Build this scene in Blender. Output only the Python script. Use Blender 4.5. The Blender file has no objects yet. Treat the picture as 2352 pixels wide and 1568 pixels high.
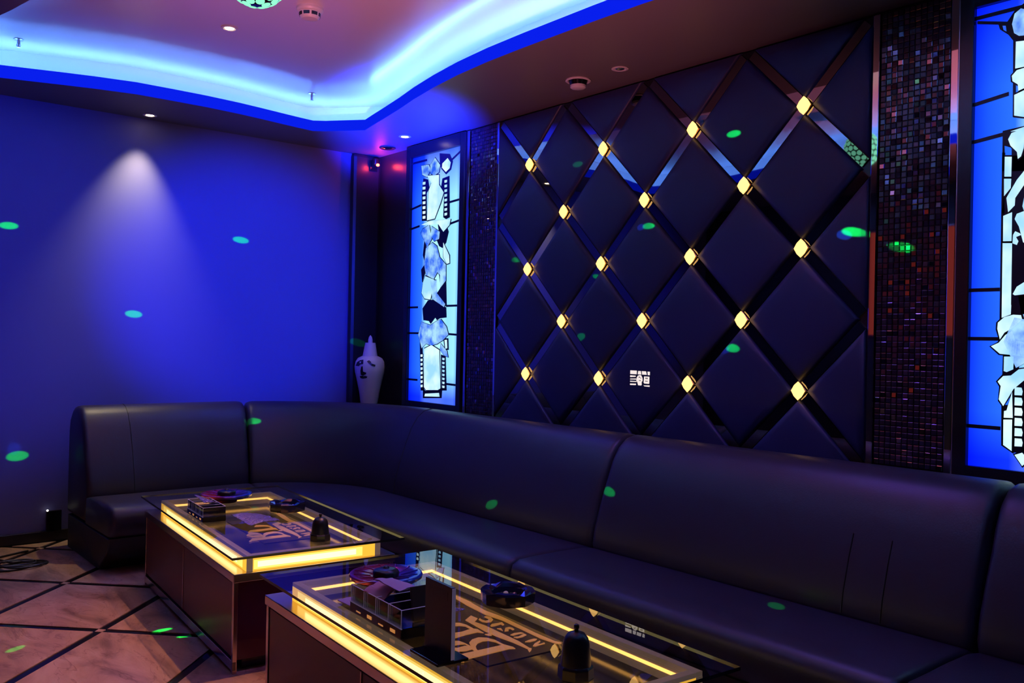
import bpy, bmesh, math, random
from mathutils import Vector, Matrix
from mathutils.geometry import tessellate_polygon
random.seed(7)
S = bpy.context.scene
COL = S.collection

# ------------------------------------------------------------------ camera
FOC, CX, CY, CAMH = 2050.0, 1176.0, 784.0, 1.35
YAW = math.atan(1685.0 / FOC)
ROLL = math.atan(0.02)
FW = Vector((math.sin(YAW), math.cos(YAW), 0))
RT = Vector((math.cos(YAW), -math.sin(YAW), 0))
UP = Vector((0, 0, 1))
RC = RT * math.cos(ROLL) + UP * math.sin(ROLL)
UC = UP * math.cos(ROLL) - RT * math.sin(ROLL)
CAM = Vector((0, 0, CAMH))
cd = bpy.data.cameras.new('camera')
cam = bpy.data.objects.new('camera', cd)
COL.objects.link(cam)
cd.sensor_width = 36.0
cd.lens = FOC / 2352.0 * 36.0
cd.clip_start = 0.02
m3 = Matrix((RC, UC, -FW)).transposed()
cam.matrix_world = Matrix.Translation(CAM) @ m3.to_4x4()
S.camera = cam


def ray(x, y):
    return FW + RC * ((x - CX) / FOC) - UC * ((y - CY) / FOC)


def onz(x, y, z):
    d = ray(x, y)
    return CAM + d * ((z - CAMH) / d.z)


def onx(x, y, X):
    d = ray(x, y)
    return CAM + d * (X / d.x)


def ony(x, y, Y):
    d = ray(x, y)
    return CAM + d * (Y / d.y)


# ------------------------------------------------------------------ view, world
S.view_settings.view_transform = 'Standard'
S.view_settings.look = 'None'
S.view_settings.exposure = 0.0
S.view_settings.gamma = 1.0
S.view_settings.use_curve_mapping = False
S.cycles.use_denoising = True
S.cycles.sample_clamp_indirect = 4.0
S.cycles.caustics_reflective = False
S.cycles.caustics_refractive = False
S.cycles.max_bounces = 8
W = bpy.data.worlds.new('world')
S.world = W
W.use_nodes = True
W.node_tree.nodes['Background'].inputs[0].default_value = (0.02, 0.015, 0.05, 1)
W.node_tree.nodes['Background'].inputs[1].default_value = 0.3

# room
XR, YB, XL, YN = 3.76, 6.35, -0.60, -1.60
XP = 3.705           # face of the wall panelling
ZS, ZC = 2.826, 3.046  # soffit, raised ceiling
BALL = Vector((1.429, 3.361, 2.772))


def spot(name, loc, target, energy, color, size, blend=0.5, radius=0.02, scale=None, roll=0.0):
    l = bpy.data.lights.new(name, 'SPOT')
    l.energy = energy
    l.color = color
    l.spot_size = math.radians(size)
    l.spot_blend = blend
    l.shadow_soft_size = radius
    o = bpy.data.objects.new(name, l)
    COL.objects.link(o)
    d = Vector(target) - Vector(loc)
    o.rotation_euler = d.to_track_quat('-Z', 'Y').to_euler()
    o.location = loc
    if scale:
        o.scale = scale
    return o


# unseen blue wall washers towards the near end, thrown on the back wall
BLUE = (0.004, 0.018, 1.0)
spot('blue_wash_light', (1.0, 1.2, 2.50), (2.62, YB, 1.72), 1900, BLUE, 25, 0.75, 0.06)
spot('blue_wash_light', (-0.2, 1.5, 2.50), (0.95, YB, 1.80), 560, BLUE, 34, 0.8, 0.06)
spot('blue_wash_light', (1.2, 2.0, 1.0), (3.36, 5.30, ZS), 22000, BLUE, 17, 1.0, 0.06)  # added unseen lamp from below, makes the blue patch on the soffit
spot('pink_fill_light', (0.9, 1.7, 0.9), (1.9, 3.1, ZC), 320, (1.0, 0.24, 0.32), 76, 0.9, 0.1)  # added unseen lamp that tints the raised ceiling pink
# downlights (some have housings built further down)
spot('downlight_beam', (1.90, 6.20, 2.80), (1.78, 6.335, 1.20), 75, (1.0, 0.80, 0.44), 66, 1.0, 0.02)
spot('downlight_beam', (3.499, 5.532, 2.80), (3.45, 5.5, 0.0), 10, (1.0, 0.75, 0.5), 60, 0.9, 0.02)
spot('downlight_beam', (1.894, 4.811, 3.01), (1.2, 4.9, 0.0), 26, (1.0, 0.52, 0.25), 55, 0.8, 0.03)
spot('downlight_beam', (2.45, 3.45, 3.01), (0.75, 3.9, 0.0), 240, (1.0, 0.42, 0.17), 48, 0.9, 0.03)
spot('violet_fill_light', (2.66, 2.6, 3.0), (2.75, 2.5, 0.38), 50, (0.22, 0.10, 1.0), 95, 0.9, 0.05)  # added lamp without a fitting, gives the seats a violet sheen
spot('violet_fill_light', (2.62, 4.5, 3.0), (2.75, 4.5, 0.38), 34, (0.10, 0.08, 1.0), 80, 0.9, 0.05)  # same added fill over the far seats
# green laser dots thrown by the effect lamp under the glass ball
GREEN = (0.0, 1.0, 0.10)
SRC = BALL + Vector((0, 0, -0.19))


def laser(p, e=9.0, s=(2.2, 0.9, 1), c=GREEN):
    spot('laser_beam', SRC, p, e * 45, c, 1.0, 0.45, 0.004, scale=s)


LASER = []
for (px, py, e) in [(20, 518, 9), (553, 551, 9), (307, 721, 9), (40, 1047, 9), (825, 795, 4)]:
    LASER.append((ony(px, py, YB), e))
for (px, py, e) in [(1697, 310, 22), (1497, 523, 22), (1190, 598, 10), (1338, 779, 16), (1692, 806, 26), (1975, 538, 22), (2070, 568, 24), (1333, 380, 6)]:
    LASER.append((onx(px, py, XP), e))
LASER += [(ony(580, 988, 5.9), 16), (onx(1409, 1143, 3.12), 26), (onx(1140, 1180, 3.08), 26), (onz(1782, 1390, .385), 22),
          (onz(372, 1447, 0), 14), (onz(35, 1490, 0), 7), (onz(432, 1440, .04), 14)]
for p, e in LASER:
    laser(p, e * (3.6 if p.y > 6.3 else 1.5), c=(0, 1, 0.02) if p.y > 6.3 else GREEN)
for (px, py) in [(1672, 808), (1480, 526), (1955, 545)]:
    laser(onx(px, py, XP), 8, (1.6, 1.0, 1), (0.02, 0.12, 1))
laser(ony(32, 1030, YB), 5, (1.4, 1.2, 1), (0.02, 0.12, 1))


# ------------------------------------------------------------------ materials
def nt(name):
    m = bpy.data.materials.new(name)
    m.use_nodes = True
    return m, m.node_tree.nodes, m.node_tree.links


def pbr(name, col, rough=0.5, metal=0.0, emit=None, estr=0.0, coat=0.0, spec=0.5, noise=None, bump=None):
    m, n, l = nt(name)
    b = n['Principled BSDF']
    b.inputs['Base Color'].default_value = (*col, 1)
    b.inputs['Roughness'].default_value = rough
    b.inputs['Metallic'].default_value = metal
    b.inputs['Specular IOR Level'].default_value = spec
    b.inputs['Coat Weight'].default_value = coat
    b.inputs['Coat Roughness'].default_value = 0.12
    if emit:
        b.inputs['Emission Color'].default_value = (*emit, 1)
        b.inputs['Emission Strength'].default_value = estr
    if noise:      # (scale, amount)
        t = n.new('ShaderNodeTexCoord')
        z = n.new('ShaderNodeTexNoise')
        z.inputs['Scale'].default_value = noise[0]
        z.inputs['Detail'].default_value = 5
        r = n.new('ShaderNodeMapRange')
        r.inputs['To Min'].default_value = 1 - noise[1]
        r.inputs['To Max'].default_value = 1 + noise[1]
        mx = n.new('ShaderNodeVectorMath')
        mx.operation = 'SCALE'
        mx.inputs[0].default_value = col
        l.new(t.outputs['Object'], z.inputs['Vector'])
        l.new(z.outputs['Fac'], r.inputs['Value'])
        l.new(r.outputs['Result'], mx.inputs['Scale'])
        l.new(mx.outputs[0], b.inputs['Base Color'])
    if bump:       # (scale, strength)
        t = n.new('ShaderNodeTexCoord')
        z = n.new('ShaderNodeTexNoise')
        z.inputs['Scale'].default_value = bump[0]
        bp = n.new('ShaderNodeBump')
        bp.inputs['Strength'].default_value = bump[1]
        bp.inputs['Distance'].default_value = 0.01
        l.new(t.outputs['Object'], z.inputs['Vector'])
        l.new(z.outputs['Fac'], bp.inputs['Height'])
        l.new(bp.outputs['Normal'], b.inputs['Normal'])
    return m


def emitter(name, col, strength):
    m, n, l = nt(name)
    n.remove(n['Principled BSDF'])
    e = n.new('ShaderNodeEmission')
    e.inputs[0].default_value = (*col, 1)
    e.inputs[1].default_value = strength
    l.new(e.outputs[0], n['Material Output'].inputs[0])
    return m


def sheet_glass(name, tint, ior):
    m, n, l = nt(name)
    n.remove(n['Principled BSDF'])
    f = n.new('ShaderNodeFresnel')
    f.inputs[0].default_value = ior
    t = n.new('ShaderNodeBsdfTransparent')
    t.inputs[0].default_value = (*tint, 1)
    g = n.new('ShaderNodeBsdfGlossy')
    g.inputs['Roughness'].default_value = 0.01
    mx = n.new('ShaderNodeMixShader')
    l.new(f.outputs[0], mx.inputs[0])
    l.new(t.outputs[0], mx.inputs[1])
    l.new(g.outputs[0], mx.inputs[2])
    l.new(mx.outputs[0], n['Material Output'].inputs[0])
    return m


def clear(name):
    m, n, l = nt(name)
    n.remove(n['Principled BSDF'])
    t = n.new('ShaderNodeBsdfTransparent')
    l.new(t.outputs[0], n['Material Output'].inputs[0])
    return m


def marble():
    m, n, l = nt('marble_tile')
    b = n['Principled BSDF']
    t = n.new('ShaderNodeTexCoord')
    mp = n.new('ShaderNodeMapping')
    mp.inputs['Scale'].default_value = (1.6, 0.7, 1)
    mp.inputs['Rotation'].default_value = (0, 0, 0.6)
    a = n.new('ShaderNodeTexNoise')
    a.inputs['Scale'].default_value = 3.2
    a.inputs['Detail'].default_value = 9
    a.inputs['Roughness'].default_value = 0.65
    a.inputs['Distortion'].default_value = 0.9
    r = n.new('ShaderNodeValToRGB')
    e = r.color_ramp.elements
    e[0].position, e[0].color = 0.36, (0.24, 0.14, 0.085, 1)
    e[1].position, e[1].color = 0.64, (0.60, 0.42, 0.31, 1)
    k = e.new(0.5)
    k.color = (0.47, 0.29, 0.19, 1)
    v = n.new('ShaderNodeTexNoise')
    v.inputs['Scale'].default_value = 4.5
    v.inputs['Detail'].default_value = 6
    v.inputs['Distortion'].default_value = 1.5
    rv = n.new('ShaderNodeValToRGB')
    ev = rv.color_ramp.elements
    ev[0].position, ev[0].color = 0.485, (1, 1, 1, 1)
    ev[1].position, ev[1].color = 0.515, (1, 1, 1, 1)
    q = ev.new(0.5)
    q.color = (0.55, 0.42, 0.36, 1)
    mx = n.new('ShaderNodeMix')
    mx.data_type = 'RGBA'
    mx.blend_type = 'MULTIPLY'
    mx.inputs['Factor'].default_value = 0.8
    l.new(t.outputs['Object'], mp.inputs['Vector'])
    l.new(mp.outputs[0], a.inputs['Vector'])
    l.new(mp.outputs[0], v.inputs['Vector'])
    l.new(a.outputs['Fac'], r.inputs[0])
    l.new(v.outputs['Fac'], rv.inputs[0])
    l.new(r.outputs[0], mx.inputs['A'])
    l.new(rv.outputs[0], mx.inputs['B'])
    l.new(mx.outputs['Result'], b.inputs['Base Color'])
    b.inputs['Roughness'].default_value = 0.28
    return m


def streaked(name, c0, c1, strength, scale):
    """printed, cloudy backlit glass"""
    m, n, l = nt(name)
    n.remove(n['Principled BSDF'])
    t = n.new('ShaderNodeTexCoord')
    z = n.new('ShaderNodeTexNoise')
    z.inputs['Scale'].default_value = scale
    z.inputs['Detail'].default_value = 3
    r = n.new('ShaderNodeValToRGB')
    r.color_ramp.elements[0].position, r.color_ramp.elements[0].color = 0.36, (*c0, 1)
    r.color_ramp.elements[1].position, r.color_ramp.elements[1].color = 0.62, (*c1, 1)
    e = n.new('ShaderNodeEmission')
    e.inputs[1].default_value = strength
    l.new(t.outputs['Object'], z.inputs['Vector'])
    l.new(z.outputs['Fac'], r.inputs[0])
    l.new(r.outputs[0], e.inputs[0])
    l.new(e.outputs[0], n['Material Output'].inputs[0])
    return m


def panel_print():
    """printed backlit sheet: deep blue at the rim, paler to the middle column"""
    m, n, l = nt('backlit_blue_glass')
    n.remove(n['Principled BSDF'])
    t = n.new('ShaderNodeTexCoord')
    sx = n.new('ShaderNodeSeparateXYZ')
    r = n.new('ShaderNodeValToRGB')
    e = r.color_ramp.elements
    e[0].position, e[0].color = 0.0, (0.004, 0.035, 1.0, 1)
    e[1].position, e[1].color = 1.0, (0.02, 0.17, 1.0, 1)
    for p, c in [(0.08, (0.010, 0.085, 1, 1)), (0.24, (0.022, 0.15, 1, 1)), (0.34, (0.33, 0.75, 1, 1)), (0.62, (0.40, 0.80, 1, 1)), (0.76, (0.25, 0.65, 1, 1)), (0.9, (0.3, 0.72, 1, 1))]:
        k = e.new(p)
        k.color = c
    vr = n.new('ShaderNodeValToRGB')
    ve = vr.color_ramp.elements
    ve[0].position, ve[0].color = 0.02, (0.2, 0.2, 0.9, 1)
    ve[1].position, ve[1].color = 1.0, (0.18, 0.18, 0.9, 1)
    for p in (0.12, 0.82):
        k = ve.new(p)
        k.color = (1, 1, 1, 1)
    mx = n.new('ShaderNodeMix')
    mx.data_type = 'RGBA'
    mx.blend_type = 'MULTIPLY'
    mx.inputs['Factor'].default_value = 1.0
    em = n.new('ShaderNodeEmission')
    em.inputs[1].default_value = 1.25
    l.new(t.outputs['Generated'], sx.inputs[0])
    inv = n.new('ShaderNodeMath')
    inv.operation = 'SUBTRACT'
    inv.inputs[0].default_value = 1.0
    l.new(sx.outputs['Y'], inv.inputs[1])
    l.new(inv.outputs[0], r.inputs[0])
    l.new(sx.outputs['Z'], vr.inputs[0])
    l.new(r.outputs[0], mx.inputs['A'])
    l.new(vr.outputs[0], mx.inputs['B'])
    l.new(mx.outputs['Result'], em.inputs[0])
    l.new(em.outputs[0], n['Material Output'].inputs[0])
    return m


M = {
    'wall': pbr('painted_wall', (0.14, 0.14, 0.30), 0.75, noise=(3, 0.04)),
    'dark_wall': pbr('black_wall', (0.018, 0.017, 0.02), 0.35),
    'soffit': pbr('soffit_paint', (0.15, 0.135, 0.14), 0.5),
    'ceiling': pbr('stretch_ceiling', (0.72, 0.70, 0.72), 0.25, coat=0.2),
    'cove': pbr('cove_paint', (0.8, 0.8, 0.8), 0.6),
    'led_blue': emitter('blue_led', (0.10, 0.29, 1.0), 60),
    'led_lip': emitter('blue_led_dim', (0.003, 0.016, 1.0), 0.85),
    'black': pbr('black_gloss', (0.006, 0.006, 0.008), 0.12),
    'floor_black': pbr('black_stone', (0.008, 0.007, 0.008), 0.2),
    'marble': marble(),
    'baseboard': pbr('black_baseboard', (0.01, 0.009, 0.01), 0.3),
    'leather': pbr('charcoal_leather', (0.023, 0.018, 0.034), 0.42, bump=(160, 0.06), spec=0.5),
    'seam': pbr('leather_seam', (0.012, 0.012, 0.015), 0.5),
    'plinth': pbr('sofa_base_cloth', (0.02, 0.02, 0.022), 0.6),
    'pad': pbr('navy_padded_leather', (0.018, 0.019, 0.075), 0.5, noise=(2, 0.08)),
    'mirror': pbr('dark_mirror', (0.62, 0.60, 0.62), 0.03, 1.0),
    'mirror_dark': pbr('smoked_mirror', (0.24, 0.23, 0.25), 0.02, 1.0),
    'chrome': pbr('bronze_trim', (0.62, 0.50, 0.45), 0.22, 1.0),
    'lamp_glow': emitter('amber_lamp', (1.0, 0.54, 0.15), 2.6),
    'brass': pbr('brass', (0.6, 0.36, 0.14), 0.3, 1.0),
    'panel': panel_print(),
    'pale': streaked('backlit_pale_glass', (0.32, 0.66, 1.0), (0.72, 0.97, 1.0), 1.15, 5),
    'pale2': streaked('backlit_soft_glass', (0.025, 0.13, 0.95), (0.42, 0.78, 1.0), 1.0, 11),
    'lead': pbr('black_leading', (0.003, 0.003, 0.02), 0.4),
    'frame': pbr('black_frame', (0.010, 0.009, 0.013), 0.25),
    'cab': pbr('maroon_lacquer', (0.12, 0.014, 0.016), 0.35),
    'cab_end': pbr('maroon_glass', (0.09, 0.012, 0.022), 0.08),
    'glow': emitter('amber_diffuser', (1.0, 0.50, 0.045), 1.15),
    'inner': emitter('inner_led_line', (1.0, 0.46, 0.10), 3.2),
    'halo': emitter('diffuser_core', (1.0, 0.64, 0.13), 1.6),
    'hot': emitter('led_tube', (1.0, 0.80, 0.30), 2.6),
    'acrylic': pbr('frosted_acrylic', (0.55, 0.45, 0.38), 0.35, emit=(1.0, 0.66, 0.42), estr=0.085),
    'glass': sheet_glass('clear_glass', (0.80, 0.82, 0.84), 1.75),
    'under': clear('glass_underside'),
    'edge': pbr('glass_edge', (0.02, 0.02, 0.02), 0.15),
    'gold': pbr('glowing_gold_print', (1.0, 0.62, 0.24), 0.5, 0.1, emit=(1.0, 0.40, 0.10), estr=0.42),  # a glow is put into the gold itself to brighten it
    'card': pbr('dark_card', (0.012, 0.010, 0.014), 0.35),
    'dish': pbr('glossy_black_glass', (0.03, 0.02, 0.05), 0.10, coat=1.0),
    'ash': pbr('black_glass', (0.012, 0.012, 0.035), 0.06, coat=0.8),
    'cup': pbr('black_plastic', (0.010, 0.009, 0.012), 0.32),
    'acr_clear': sheet_glass('clear_acrylic', (0.86, 0.84, 0.95), 1.6),
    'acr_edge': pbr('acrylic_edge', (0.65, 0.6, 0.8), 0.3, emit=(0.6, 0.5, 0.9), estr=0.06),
    'paper': pbr('lilac_paper', (0.62, 0.50, 0.66), 0.8),
    'paper2': pbr('pink_paper', (0.66, 0.36, 0.40), 0.8),
    'wood': pbr('dark_wood', (0.05, 0.028, 0.02), 0.4),
    'film': pbr('crumpled_film', (0.42, 0.33, 0.48), 0.18, 0.8, bump=(110, 1.0)),
    'vase': pbr('white_ceramic', (0.72, 0.68, 0.74), 0.35),
    'vase_dark': pbr('black_glaze', (0.01, 0.01, 0.015), 0.3),
    'white': pbr('white_plastic', (0.62, 0.60, 0.62), 0.4),
    'steel': pbr('steel', (0.55, 0.55, 0.58), 0.3, 1.0),
    'bulb': emitter('warm_bulb', (1.0, 0.72, 0.42), 16),
    'red': emitter('red_led', (1.0, 0.05, 0.03), 22),
    'wled': emitter('white_led', (1, 0.95, 0.9), 4),
    'ball_cell': emitter('green_lit_lens', (0.28, 1.0, 0.60), 1.15),
    'screen': emitter('screen_glow', (1.0, 0.12, 0.10), 0.22),
    'keys': emitter('lit_keys', (1.0, 0.86, 0.84), 0.95),
    'cable': pbr('black_cable', (0.01, 0.01, 0.01), 0.4),
}


def dish_reflection_mat():  # red to blue gradient stands in for reflections of the coloured room
    m, n, l = nt('painted_dish_reflections')
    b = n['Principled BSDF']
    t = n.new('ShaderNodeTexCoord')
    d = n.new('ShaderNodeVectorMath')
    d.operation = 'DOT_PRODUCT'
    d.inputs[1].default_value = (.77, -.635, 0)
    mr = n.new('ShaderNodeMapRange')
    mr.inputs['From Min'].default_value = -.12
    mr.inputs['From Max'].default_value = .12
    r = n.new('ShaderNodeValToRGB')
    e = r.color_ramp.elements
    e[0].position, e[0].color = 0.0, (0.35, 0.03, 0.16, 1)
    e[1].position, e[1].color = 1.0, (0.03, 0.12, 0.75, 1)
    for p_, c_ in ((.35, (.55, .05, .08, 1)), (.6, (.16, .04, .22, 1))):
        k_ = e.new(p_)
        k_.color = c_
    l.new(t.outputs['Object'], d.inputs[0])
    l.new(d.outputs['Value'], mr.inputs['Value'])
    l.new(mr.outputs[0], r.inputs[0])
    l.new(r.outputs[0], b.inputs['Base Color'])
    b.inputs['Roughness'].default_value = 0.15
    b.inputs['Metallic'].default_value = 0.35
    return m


M['dish'] = dish_reflection_mat()
MOS = [pbr('mosaic_glass', c, r, mt) for c, r, mt in [
    ((0.030, 0.020, 0.035), 0.12, 0.0), ((0.13, 0.08, 0.10), 0.10, 0.7), ((0.055, 0.03, 0.045), 0.2, 0.2),
    ((0.34, 0.26, 0.30), 0.05, 1.0), ((0.02, 0.014, 0.022), 0.3, 0.0)]]


# ------------------------------------------------------------------ mesh helpers
def mesh(name, verts, faces, mat=None, parent=None, smooth=None, mats=None, fm=None):
    me = bpy.data.meshes.new(name)
    me.from_pydata([tuple(v) for v in verts], [], faces)
    if mats:
        for q in mats:
            me.materials.append(q)
        for p, i in zip(me.polygons, fm):
            p.material_index = i
    elif mat:
        me.materials.append(mat)
    if smooth is not None:
        me.shade_smooth()
        me.set_sharp_from_angle(angle=math.radians(smooth))
    me.update()
    o = bpy.data.objects.new(name, me)
    COL.objects.link(o)
    if parent:
        o.parent = parent
    return o


def empty(name, loc=(0, 0, 0), rz=0.0):
    o = bpy.data.objects.new(name, None)
    o.empty_display_size = 0.1
    COL.objects.link(o)
    o.location = loc
    o.rotation_euler = (0, 0, rz)
    return o


def tag(o, label=None, cat=None, group=None, kind=None):
    if label:
        o['label'] = label
    if cat:
        o['category'] = cat
    if group:
        o['group'] = group
    if kind:
        o['kind'] = kind
    return o


class MB:
    def __init__(s):
        s.v, s.f = [], []

    def add(s, v, f):
        k = len(s.v)
        s.v += [tuple(q) for q in v]
        s.f += [[i + k for i in q] for q in f]
        return s

    def box(s, x0, x1, y0, y1, z0, z1):
        v = [(x, y, z) for z in (z0, z1) for y in (y0, y1) for x in (x0, x1)]
        return s.add(v, [(0, 2, 3, 1), (4, 5, 7, 6), (0, 1, 5, 4), (2, 6, 7, 3), (0, 4, 6, 2), (1, 3, 7, 5)])

    def prism(s, poly, z0, z1, f=lambda x, y, z: (x, y, z)):
        n = len(poly)
        v = [f(x, y, z0) for x, y in poly] + [f(x, y, z1) for x, y in poly]
        tri = tessellate_polygon([[Vector((x, y, 0)) for x, y in poly]])
        fs = [tuple(t) for t in tri] + [tuple(i + n for i in reversed(t)) for t in tri]
        fs += [(i, (i + 1) % n, n + (i + 1) % n, n + i) for i in range(n)]
        return s.add(v, fs)

    def lathe(s, prof, n=24, c=(0, 0, 0), fx=1.0):
        v, f = [], []
        for r, z in prof:
            for k in range(n):
                a = 2 * math.pi * k / n
                v.append((c[0] + r * math.cos(a) * fx, c[1] + r * math.sin(a), c[2] + z))
        for i in range(len(prof) - 1):
            for k in range(n):
                f.append((i * n + k, i * n + (k + 1) % n, (i + 1) * n + (k + 1) % n, (i + 1) * n + k))
        if prof[0][0] > 1e-6:
            f.append(tuple(reversed(range(n))))
        if prof[-1][0] > 1e-6:
            f.append(tuple((len(prof) - 1) * n + k for k in range(n)))
        return s.add(v, f)

    def tube(s, pts, r, n=8):
        pts = [Vector(p) for p in pts]
        v, f = [], []
        up = Vector((0, 0, 1))
        for i, p in enumerate(pts):
            t = (pts[min(i + 1, len(pts) - 1)] - pts[max(i - 1, 0)]).normalized()
            a = t.cross(up)
            if a.length < 1e-3:
                a = t.cross(Vector((1, 0, 0)))
            a.normalize()
            b = a.cross(t)
            for k in range(n):
                q = 2 * math.pi * k / n
                v.append(p + a * (r * math.cos(q)) + b * (r * math.sin(q)))
        for i in range(len(pts) - 1):
            for k in range(n):
                f.append((i * n + k, i * n + (k + 1) % n, (i + 1) * n + (k + 1) % n, (i + 1) * n + k))
        f.append(tuple(reversed(range(n))))
        f.append(tuple((len(pts) - 1) * n + k for k in range(n)))
        return s.add(v, f)

    def build(s, name, mat, parent=None, smooth=None, bevel=0.0):
        o = mesh(name, s.v, s.f, mat, parent)
        bm = bmesh.new()
        bm.from_mesh(o.data)
        if bevel:
            ed = [e for e in bm.edges if len(e.link_faces) == 2 and e.calc_face_angle(0) > 0.5]
            bmesh.ops.bevel(bm, geom=ed, offset=bevel, segments=2, profile=0.5, affect='EDGES', clamp_overlap=True)
        bmesh.ops.recalc_face_normals(bm, faces=bm.faces)
        bm.to_mesh(o.data)
        bm.free()
        if smooth is not None:
            o.data.shade_smooth()
            o.data.set_sharp_from_angle(angle=math.radians(smooth))
        return o


def copy_tree(o, parent=None):
    c = o.copy()
    COL.objects.link(c)
    c.parent = parent
    for ch in [q for q in bpy.data.objects if q.parent == o]:
        copy_tree(ch, c)
    return c


def struct(o):
    o['kind'] = 'structure'
    return o


# ------------------------------------------------------------------ shell
struct(MB().box(XL - .1, XR + .1, YB, YB + .1, -.02, ZC + .1).build('wall_back', M['wall']))
struct(MB().box(XR, XR + .1, YN, YB, -.02, ZC + .1).build('wall_right', M['dark_wall']))
struct(MB().box(XL - .1, XL, YN, YB, -.02, ZC + .1).build('wall_left', M['dark_wall']))
struct(MB().box(XL - .1, XR + .1, YN - .1, YN, -.02, ZC + .1).build('wall_near', M['dark_wall']))
struct(MB().box(XL, XR, YB - .02, YB - .001, 0, .07).build('baseboard_back', M['baseboard'], bevel=.004))
# dark pilaster in the corner, beside the lit panel
struct(MB().box(3.50, XR, YB - .07, YB - .001, 0, ZS).build('trim_1', M['dark_wall'], bevel=.03))

# floor: black stone with diagonal marble tiles
fl = struct(MB().box(XL, XR, YN, YB, -.03, -.0035).build('floor', M['floor_black']))


def clip(poly, x0, x1, y0, y1):
    for ax, lim, sg in ((0, x0, 1), (0, x1, -1), (1, y0, 1), (1, y1, -1)):
        out = []
        for i in range(len(poly)):
            a, b = poly[i], poly[(i + 1) % len(poly)]
            da, db = sg * (a[ax] - lim), sg * (b[ax] - lim)
            if da >= 0:
                out.append(a)
            if da * db < 0:
                t = da / (da - db)
                out.append((a[0] + t * (b[0] - a[0]), a[1] + t * (b[1] - a[1])))
        poly = out
        if len(poly) < 3:
            return []
    return poly


CA, DA, CB, DB, SW = 4.019, 0.862, 6.453, 0.994, 0.030   # y-x and x+y of the strips, half strip width (times sqrt 2)


def cs(c, s):
    return ((s - c) / 2, (s + c) / 2)


def area(p):
    return abs(sum(p[i][0] * p[(i + 1) % len(p)][1] - p[(i + 1) % len(p)][0] * p[i][1] for i in range(len(p)))) / 2


for i in range(-9, 5):
    for j in range(-9, 6):
        c0, c1 = CA + i * DA + SW, CA + (i + 1) * DA - SW
        s0, s1 = CB + j * DB + SW, CB + (j + 1) * DB - SW
        q = clip([cs(c0, s0), cs(c0, s1), cs(c1, s1), cs(c1, s0)], XL + .01, XR - .01, YN + .01, YB - .03)
        if q and area(q) > .002:
            MB().prism(q, -.004, 0).build('tile', M['marble'], fl)
        c, s = CA + i * DA, CB + j * DB
        h = SW * .8
        q = clip([cs(c - h, s - h), cs(c - h, s + h), cs(c + h, s + h), cs(c + h, s - h)], XL + .05, XR - .05, YN + .05, YB - .05)
        if q and area(q) > .0005:
            MB().prism(q, -.004, -.0005).build('inset_tile', M['marble'], fl)

# ceiling with a raised, cove-lit recess
half_r = [(3.05, 5.735), (3.175, 5.60)]
lip_r = [(3.19, 5.57), (3.155, 5.40), (3.11, 5.17), (3.055, 4.90), (2.995, 4.644), (2.94, 4.35), (2.898, 4.05), (2.875, 3.75), (2.868, 3.45), (2.868, 3.20)]
lip_far = [(1.90, 5.735), (2.12, 5.737), (2.348, 5.757), (2.52, 5.785), (2.684, 5.816), (2.82, 5.84), (2.93, 5.855)]
YC, XC = 3.20, 1.90
quad = lip_far[:] + [(3.0, 5.80)] + lip_r            # far middle -> right middle
lip = quad[:]
lip += [(x, 2 * YC - y) for x, y in reversed(quad[:-1])]
lip += [(2 * XC - x, 2 * YC - y) for x, y in quad[1:]]
lip += [(2 * XC - x, y + (.11 * max(0, min(1, (x - 2.1) / .9)) if y > 5.6 else 0)) for x, y in list(reversed(quad[:-1]))[:-1]]
# densify smoothly
lip = [Vector((x, y)) for x, y in lip]


def offset(poly, d):
    out = []
    n = len(poly)
    for i in range(n):
        a, b, c = poly[i - 1], poly[i], poly[(i + 1) % n]
        t1, t2 = (b - a).normalized(), (c - b).normalized()
        n1, n2 = Vector((t1.y, -t1.x)), Vector((t2.y, -t2.x))
        nn = (n1 + n2).normalized()
        out.append(b + nn * (d / max(.4, nn.dot(n1))))
    return out


sgn = sum(lip[i].x * lip[(i + 1) % len(lip)].y - lip[(i + 1) % len(lip)].x * lip[i].y for i in range(len(lip)))
if sgn < 0:      # make it counter-clockwise so a positive offset goes outwards
    lip.reverse()
lip1 = offset(lip, .022)
trough = offset(lip, .20)
N = len(lip)
# soffit plate
outer = [Vector((XL, YN)), Vector((XR, YN)), Vector((XR, YB)), Vector((XL, YB))]
allp = outer + lip
tri = tessellate_polygon([[Vector((p.x, p.y, 0)) for p in outer], [Vector((p.x, p.y, 0)) for p in reversed(lip)]])
order = outer + list(reversed(lip))
v = [(p.x, p.y, ZS) for p in order]
mesh_s = mesh('ceiling_soffit', v, [tuple(t) for t in tri], M['soffit'])
struct(mesh_s)
mesh_s.name = 'trim_2'
ZL = ZS + .075


def ring(name, A, B, za, zb, mat, parent=None):
    n = len(A)
    v = [(p.x, p.y, za) for p in A] + [(p.x, p.y, zb) for p in B]
    return mesh(name, v, [(i, (i + 1) % n, n + (i + 1) % n, n + i) for i in range(n)], mat, parent, smooth=50)


ring('fascia', lip, lip, ZS, ZL, M['led_lip'], mesh_s)
ring('lip_top', lip, lip1, ZL, ZL, M['cove'], mesh_s)
ring('lip_back', lip1, lip1, ZS + .01, ZL, M['cove'], mesh_s)
ring('trough_floor', lip1, trough, ZS + .01, ZS + .01, M['cove'], mesh_s)
ring('trough_back', trough, trough, ZS + .01, ZC, M['cove'], mesh_s)
la, lb = offset(lip, .06), offset(lip, .085)
led = ring('led_strip', la, lb, ZL - .028, ZL - .02, M['led_blue'], mesh_s)
struct(MB().box(XL, XR, YN, YB, ZC, ZC + .05).build('ceiling', M['ceiling']))

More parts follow.
